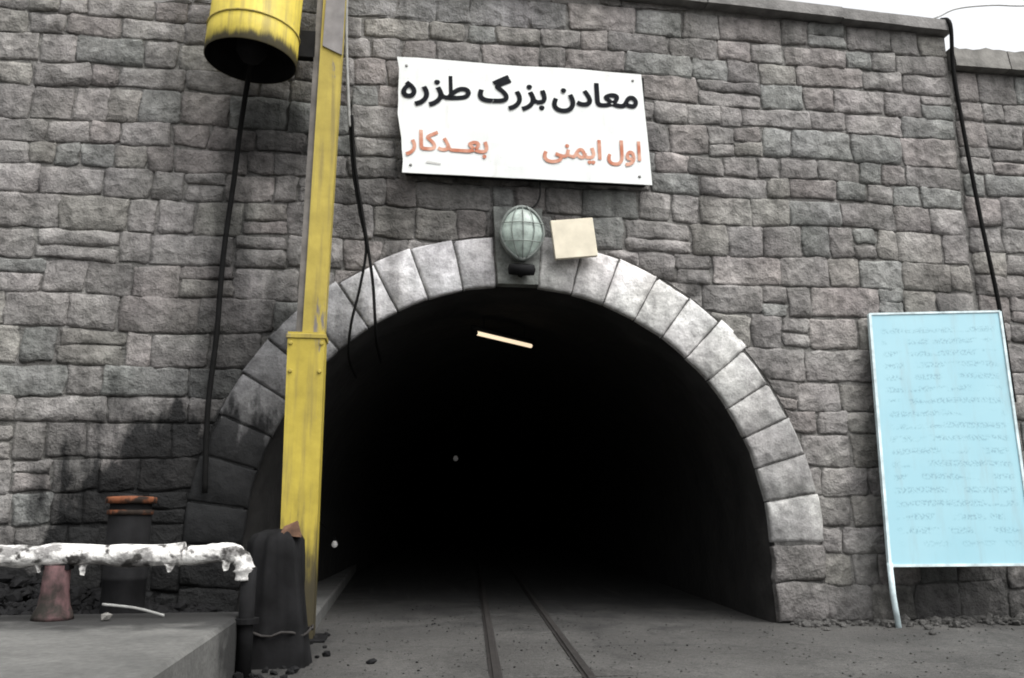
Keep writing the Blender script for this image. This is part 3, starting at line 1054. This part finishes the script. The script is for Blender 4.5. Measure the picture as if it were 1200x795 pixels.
for z in (6.32, 7.4):
    m = MB(); m.bbox(-2.63, -2.41, -0.70, -0.60, z, z + 0.34, 0.01); m.build('bracket', M['dark_steel'], dc)
for z in (6.9, 8.2):
    m = MB(); m.box(-3.15, -2.97, -0.32, -0.03, z, z + 0.12); m.build('wall_arm', M['dark_steel'], dc)

ps = empty('yellow_post', (-2.34, -0.6, 0))
tag(ps, 'tall yellow steel post with worn paint standing left of the tunnel mouth', 'post')
m = MB()
m.hexa([(-2.50, -.76, 0.02), (-2.15, -.76, 0.02), (-2.15, -.48, 0.02), (-2.50, -.48, 0.02),
        (-2.545, -.76, 3.12), (-2.16, -.76, 3.12), (-2.16, -.48, 3.12), (-2.545, -.48, 3.12)])
lc_ = m.build('lower_column', M['yellow'], ps, origin=(-2.34, -.6, 0))
m = MB()
m.hexa([(-2.40, -.73, 3.12), (-2.17, -.73, 3.12), (-2.17, -.52, 3.12), (-2.40, -.52, 3.12),
        (-2.33, -.73, 8.6), (-2.08, -.73, 8.6), (-2.08, -.52, 8.6), (-2.33, -.52, 8.6)])
m.build('upper_column', M['yellow_worn'], ps, origin=(-2.3, -.6, 3))
m = MB()
m.hexa([(-2.47, -.70, 3.12), (-2.402, -.70, 3.12), (-2.402, -.56, 3.12), (-2.47, -.56, 3.12),
        (-2.40, -.70, 8.6), (-2.332, -.70, 8.6), (-2.332, -.56, 8.6), (-2.40, -.56, 8.6)])
m.build('side_channel', simple('faded_grey_brown_steel', (0.13, 0.12, 0.11), 0.8, 0.4, 4, 0.004), ps, origin=(-2.43, -.6, 3))
m = MB(); m.hexa([(-2.33, -.752, 6.45), (-2.11, -.752, 6.35), (-2.11, -.734, 6.35), (-2.33, -.734, 6.45),
                  (-2.28, -.752, 8.6), (-2.075, -.752, 8.6), (-2.075, -.734, 8.6), (-2.28, -.734, 8.6)])
m.build('cover_plate', simple('grey_cover_plate', (0.19, 0.18, 0.18), 0.7, 0.3, 4), ps)
m = MB(); m.bbox(-2.56, -2.145, -.775, -.465, 3.05, 3.10, 0.006); m.build('clamp_band', M['yellow_worn'], ps)
for (x, z) in ((-2.51, 3.0), (-2.19, 3.0), (-2.50, 2.7), (-2.20, 2.7)):
    m = MB(); m.lathe([(0.001, 0.02), (0.02, 0.018), (0.024, 0.0)], (x, -.761, z), (0, -1, 0), 6, False); m.build('bolt', M['yellow_worn'], lc_)
m = MB(); m.bbox(-2.62, -2.02, -.88, -.36, 0.003, 0.022, 0.004); m.build('base_plate', M['dark_steel'], ps)

cable('black_hose', [(-3.10, -0.7, 6.3), (-3.20, -0.42, 6.02), (-3.29, -0.17, 5.6), (-3.33, -.13, 5.0), (-3.39, -0.12, 4.11), (-3.40, -0.13, 3.2), (-3.44, -0.12, 2.36), (-3.41, -0.12, 1.45)], 0.030,
      'thick black hose hanging down the wall below the yellow cylinder', 'hose')
cable('conduit', [(-2.15, -0.16, 8.3), (-2.12, -.16, 7.0), (-2.06, -0.16, 6.07), (-2.03, -.16, 5.75)], 0.02, 'thin pale conduit on the wall beside the yellow post', 'conduit', 'grey_paint')
cable('cable', [(-2.04, -0.15, 5.9), (-1.98, -0.14, 5.25), (-1.88, -.14, 4.7), (-1.79, -0.16, 4.27), (-1.84, -.17, 3.8), (-1.93, -0.16, 3.33), (-1.95, .1, 3.0), (-1.9, 0.9, 2.9)], 0.016,
      'black cable curving left over the arch stones into the tunnel', 'cable')
cable('cable', [(-2.01, -0.17, 5.9), (-1.95, -0.16, 5.25), (-1.85, -.16, 4.7), (-1.77, -0.18, 4.27), (-1.70, -.18, 3.85), (-1.66, -0.17, 3.42), (-1.64, .1, 3.2), (-1.6, 0.9, 3.1)], 0.018,
      'black cable hanging straight over the arch stones into the tunnel', 'cable')
cable('cable', [(5.90, -0.02, 7.9), (5.90, -0.19, 7.72), (5.93, -0.11, 7.1), (5.99, -0.10, 6.2), (6.08, -0.11, 5.0), (6.20, -0.11, 3.8), (6.26, -0.10, 2.6)], 0.026,
      'black cable running down the wall joint behind the blue board', 'cable')
cable('overhead_wire', [(5.7, 0.1, 7.93), (5.95, 0.1, 8.02), (6.25, 0.1, 8.17), (6.8, 0.1, 8.27), (7.6, 0.1, 8.34), (10.5, 0.3, 8.9), (14, 0.6, 9.8)], 0.010,
      'thin pale wire against the white sky over the right wall', 'wire', 'grey_paint')

# ---------------------------------------------------------------- blue notice board
bb = empty('notice_board', (5.1, -0.35, 0))
tag(bb, 'tall pale blue notice board with faded rows of print, on thin white legs', 'notice board')
TLb, TRb, BRb, BLb = Vector((4.40, -.14, 3.66)), Vector((6.17, -.14, 3.75)), Vector((5.95, -.52, 0.66)), Vector((4.16, -.52, 0.66))
nrm = (BRb - BLb).cross(TLb - BLb).normalized()      # towards the viewer
if nrm.y > 0: nrm = -nrm
me = bpy.data.meshes.new('panel')
fv = [BLb, BRb, TRb, TLb]
vs = [p for p in fv] + [p - nrm * 0.025 for p in fv]
me.from_pydata([tuple(p - bb.location) for p in vs], [], [(0, 1, 2, 3), (7, 6, 5, 4), (1, 0, 4, 5), (2, 1, 5, 6), (3, 2, 6, 7), (0, 3, 7, 4)])
uvl = me.uv_layers.new(name='UVMap')
uvs = {0: (0, 0), 1: (1, 0), 2: (1, 1), 3: (0, 1)}
for lp_ in me.loops: uvl.data[lp_.index].uv = uvs[lp_.vertex_index % 4]
me.materials.append(M['blue'])
pn = link(bpy.data.objects.new('panel', me)); pn.parent = bb
def bar(name, a, b, w, t, mat, parent):
    d = (b - a).normalized(); s = d.cross(nrm).normalized() * w / 2; q = nrm * t
    m = MB()
    lo = -nrm * 0.03
    m.hexa([a - s + lo, a + s + lo, a + s + q, a - s + q, b - s + lo, b + s + lo, b + s + q, b - s + q])
    return m.build(name, mat, parent)
bar('top_rail', TLb, TRb, 0.025, 0.012, M['white_frame'], bb)
bar('bottom_rail', BLb, BRb, 0.03, 0.012, M['white_frame'], bb)
ll = Vector((4.17, -.58, 0.0)); lr = Vector((5.97, -.58, 0.0))
bar('side_rail', BLb, TLb, 0.034, 0.016, M['white_frame'], bb)
bar('side_rail', BRb, TRb, 0.034, 0.016, M['white_frame'], bb)
for a, b in ((ll, BLb), (lr, BRb)):
    m = MB(); m.tube([a, a.lerp(b, .5) + Vector((-.012, 0, 0)), b + Vector((0, 0, .03))], 0.032, 8); m.build('leg', M['white_frame'], bb)

# ---------------------------------------------------------------- foreground left: platform, pipe, stand, tank, bin
ZP = 0.45
m = MB()
m.bbox(-9.0, -2.56, -6.6, -2.25, -0.05, ZP, 0.025)
tag(m.build('concrete_platform', M['platform'], origin=(-5.8, -4.5, 0)), 'low grey concrete platform under the white wrapped pipe', 'platform')

YP, ZC = -2.62, 0.925
pp = empty('wrapped_pipe', (-4.5, YP, 0))
tag(pp, 'horizontal pipe in torn white wrapping that turns down at its right end', 'pipe')
path = [(-9.0 + k * 0.12, YP + 0.01 * math.sin(k * 1.3), ZC + 0.008 * math.sin(k * 0.9)) for k in range(51)]
path = [p for p in path if p[0] < -2.9]
rads = [0.084 + 0.018 * noise.noise(Vector((k * 0.7, 3, 1))) + rnd.uniform(-.006, .006) for k in range(len(path))]
m = MB(); m.tube(path, rads, 16, True, 0.06); wr_ = m.build('wrapping', M['lagging'], pp, origin=(-4.5, YP, ZC))
path = smooth_path([(-3.04, YP, ZC - 0.02), (-2.86, YP, ZC + 0.0), (-2.68, YP, ZC + 0.015), (-2.58, YP, ZC - 0.02), (-2.535, YP, ZC - 0.10), (-2.53, YP, ZC - 0.2)], 5)
m = MB(); m.tube(path, [0.062 + 0.02 * noise.noise(Vector((k * .5, 9, 1))) + 0.012 for k in range(len(path))], 12, True, 0.06)
m.build('elbow_wrapping', M['lagging'], pp, origin=(-2.7, YP, ZC))
m = MB(); m.tube([(-3.3, YP, ZC), (-2.8, YP, ZC)], 0.045, 10); m.build('bare_pipe', M['dark_steel'], pp)
m = MB(); m.tube([(-2.5, YP, ZC - .1), (-2.5, YP, 0.0)], 0.06, 12); dp_ = m.build('downpipe', M['dark_steel'], pp)
m = MB(); m.lathe([(0.06, -.02), (0.10, -.02), (0.10, .02), (0.06, .02)], (-2.5, YP, 0.42), (0, 0, 1), 14, False); m.build('flange', M['dark_steel'], dp_)

rg = random.Random(6)
for k in range(4):
    x = rg.uniform(-4.9, -2.62); w = rg.uniform(0.03, 0.09); L = rg.uniform(0.03, 0.10)
    m = MB()
    vs = []
    zz = ZC - 0.07 if x < -3.05 else ZC - 0.045
    for j in range(4):
        for i in range(3):
            vs.append((x + (i / 2 - .5) * w * (1 - .22 * j) + rg.uniform(-.008, .008), YP - 0.055 + rg.uniform(-.012, .012), zz - L * j / 3 + rg.uniform(-.006, .006)))
    fs = [(j * 3 + i, j * 3 + i + 1, (j + 1) * 3 + i + 1, (j + 1) * 3 + i) for j in range(3) for i in range(2)]
    m.add(vs, fs, True)
    m.build('rag', M['lagging'], wr_, origin=(x, YP, zz))

st = empty('pipe_stand', (-3.93, YP, ZP))
tag(st, 'pinkish flared stand holding up the wrapped pipe on the platform', 'stand')
m = MB(); m.lathe([(0.001, 0.0), (0.15, 0.0), (0.145, 0.03), (0.115, 0.10), (0.10, 0.2), (0.095, 0.40), (0.001, 0.40)], (-3.93, YP, ZP + .002), (0, 0, 1), 16, True, 0.03)
m.build('pedestal', M['pink'], st)
m = MB(); m.box(-4.03, -3.83, YP - .06, YP + .06, ZP + .37, ZP + .41); m.build('saddle', M['dark_steel'], st)

for (x, y, r, lab) in ((-3.50, -2.75, 0.055, 'small pale grey stone on the platform below the wrapped pipe'),):
    m = MB(); m.lump((x, y, ZP + r * .55), r, 4)
    tag(m.build('loose_stone', M['gravel'], origin=(x, y, ZP)), lab, 'stone')
cable('metal_rod', [(-3.60, -2.55, ZP + .10), (-3.35, -2.56, ZP + .07), (-3.12, -2.6, ZP + .015)], 0.011, 'thin grey rod leaning on the platform under the pipe', 'rod', 'grey_paint')

tk = empty('upright_tank', (-3.98, -0.72, 0))
tag(tk, 'dark upright drum with orange lid behind the wrapped pipe', 'drum')
tc = (-3.98, -0.72, 0)
m = MB(); m.lathe([(0.001, 0.004), (0.20, 0.004), (0.21, 0.03), (0.20, 0.06), (0.20, 0.60), (0.212, 0.62), (0.20, 0.64), (0.20, 1.22), (0.19, 1.23)], tc, (0, 0, 1), 22)
m.build('body', M['dark_steel'], tk)
m = MB(); m.lathe([(0.20, 1.225), (0.215, 1.228), (0.215, 1.27), (0.195, 1.275)], tc, (0, 0, 1), 22); m.build('lower_band', M['orange'], tk)
m = MB(); m.lathe([(0.195, 1.274), (0.195, 1.338)], tc, (0, 0, 1), 22); m.build('gap_ring', M['dark_steel'], tk)
m = MB(); m.lathe([(0.195, 1.335), (0.236, 1.338), (0.236, 1.385), (0.225, 1.40), (0.05, 1.41), (0.001, 1.41)], tc, (0, 0, 1), 22); m.build('lid', M['orange'], tk)

bn = empty('covered_bin', (-2.35, -2.0, 0))
tag(bn, 'dark lumpy tarpaulin covered bin in front of the yellow post', 'bin')
def draped(prof, cx, cy, n, amp, seed, lean):
    """a squarish body under slack cloth: folds run down, the outline sags"""
    vs, fs = [], []
    for (r, z) in prof:
        for k in range(n):
            an = 2 * math.pi * k / n
            sq = 1 / max(abs(math.cos(an)), abs(math.sin(an))) ** 0.55
            fold = amp * noise.noise(Vector((math.cos(an) * 3.2, math.sin(an) * 3.2, z * 1.1 + seed))) + 0.4 * amp * noise.noise(Vector((math.cos(an) * 9, math.sin(an) * 9, z * 2.3 + seed)))
            rr_ = max(0.0, r * sq + fold * min(1, r / 0.15))
            vs.append((cx + lean * z + rr_ * math.cos(an), cy + rr_ * math.sin(an), z + (0.05 * noise.noise(Vector((math.cos(an) * 2, math.sin(an) * 2, seed))) if z > 0.9 else 0)))
    for i in range(len(prof) - 1):
        for k in range(n):
            k2 = (k + 1) % n
            fs.append((i * n + k, i * n + k2, (i + 1) * n + k2, (i + 1) * n + k))
    m = MB(); m.add(vs, fs, True)
    return m
draped([(0.29, 0.0), (0.285, 0.12), (0.27, 0.3), (0.255, 0.5), (0.24, 0.7), (0.225, 0.88), (0.21, 1.0), (0.17, 1.06), (0.10, 1.085), (0.001, 1.09)], -2.33, -2.0, 40, 0.055, 3.0, -0.05).build('cover', M['dark_steel'], bn)
ry = [(-2.345 + 0.30 * math.cos(t_ * math.pi / 12) * (1 / max(abs(math.cos(t_ * math.pi / 12)), abs(math.sin(t_ * math.pi / 12)))) ** .45, -2.0 + 0.30 * math.sin(t_ * math.pi / 12) * (1 / max(abs(math.cos(t_ * math.pi / 12)), abs(math.sin(t_ * math.pi / 12)))) ** .45, 0.27 + 0.02 * math.sin(t_ * 1.7)) for t_ in range(25)]
m = MB(); m.tube(ry, 0.012, 6); m.build('rope', M['rail'], bn)
m = MB(); m.hexa([(-2.34, -2.16, 1.06), (-2.16, -2.14, 1.04), (-2.17, -2.0, 1.05), (-2.35, -2.0, 1.07), (-2.31, -2.13, 1.13), (-2.20, -2.12, 1.18), (-2.20, -2.05, 1.17), (-2.30, -2.05, 1.14)])
m.build('rusty_scrap', simple('rusty_brown', (0.10, 0.055, 0.035), 0.9, 0.5, 9, 0.006), bn)

# coal heap against the wall, spilled rubble at the foot of the walls
def heap(name, mat, n, fn, label, cat, seed):
    rr = random.Random(seed)
    m = MB()
    for k in range(n):
        x, y, z, s = fn(rr)
        m.lump((x, y, z), s, rr.random())
    return tag(m.build(name, mat), label, cat, kind='stuff')
def f1(rr):
    x = rr.uniform(-7.0, -2.75); y = -rr.random() ** 1.3 * 1.9 - 0.12
    top = 0.62 * max(0, 1 - (-y / 2.0)) * (0.75 + 0.25 * math.sin(x * 2.1)) * min(1, max(0.0, (-2.7 - x) / 0.8))
    s = rr.uniform(0.03, 0.10)
    return x, y, max(0.02, top * rr.uniform(0.75, 1.0)), s
heap('coal_heap', M['coal'], 2600, f1, 'low heap of black coal along the foot of the left wall', 'coal', 1)
def f2(rr):
    x = rr.uniform(3.1, 10.0); y = -0.12 - abs(rr.gauss(0, 0.22)); s = rr.choice((0.012, 0.02, 0.03, 0.05)) * rr.uniform(.7, 1.4)
    if x > 4.3 and rr.random() < 0.12: s *= 1.9
    return x, y, s * 0.35, s
heap('rubble', M['ground'], 700, f2, 'loose grey rubble and grit along the foot of the right wall', 'rubble', 2)
def f3(rr):
    x = rr.uniform(-2.6, 6.5); y = rr.uniform(-4.8, 1.2); s = rr.choice((0.005, 0.008, 0.012)) * rr.uniform(.7, 1.5)
    return x, y, s * 0.3, s
heap('grit', M['ground'], 1200, f3, 'scattered grit on the concrete ground beside the track', 'grit', 3)
def f4(rr):
    x = rr.gauss(-2.75, 0.35); y = rr.uniform(-3.4, -0.3); s = rr.uniform(0.01, 0.05)
    return x, y, s * 0.4, s
heap('coal_spill', M['coal'], 500, f4, 'black coal crumbs spilled around the foot of the yellow post', 'coal', 4)

def f5(rr):
    y = rr.uniform(-5.5, 2.5); x = track_x(y) + rr.gauss(0, 0.9); s = rr.choice((0.003, 0.004, 0.006, 0.010)) * rr.uniform(.7, 1.4)
    return x, y, s * 0.3, s
heap('coal_crumbs', M['coal'], 600, f5, 'black coal crumbs strewn between and beside the rails', 'coal', 9)
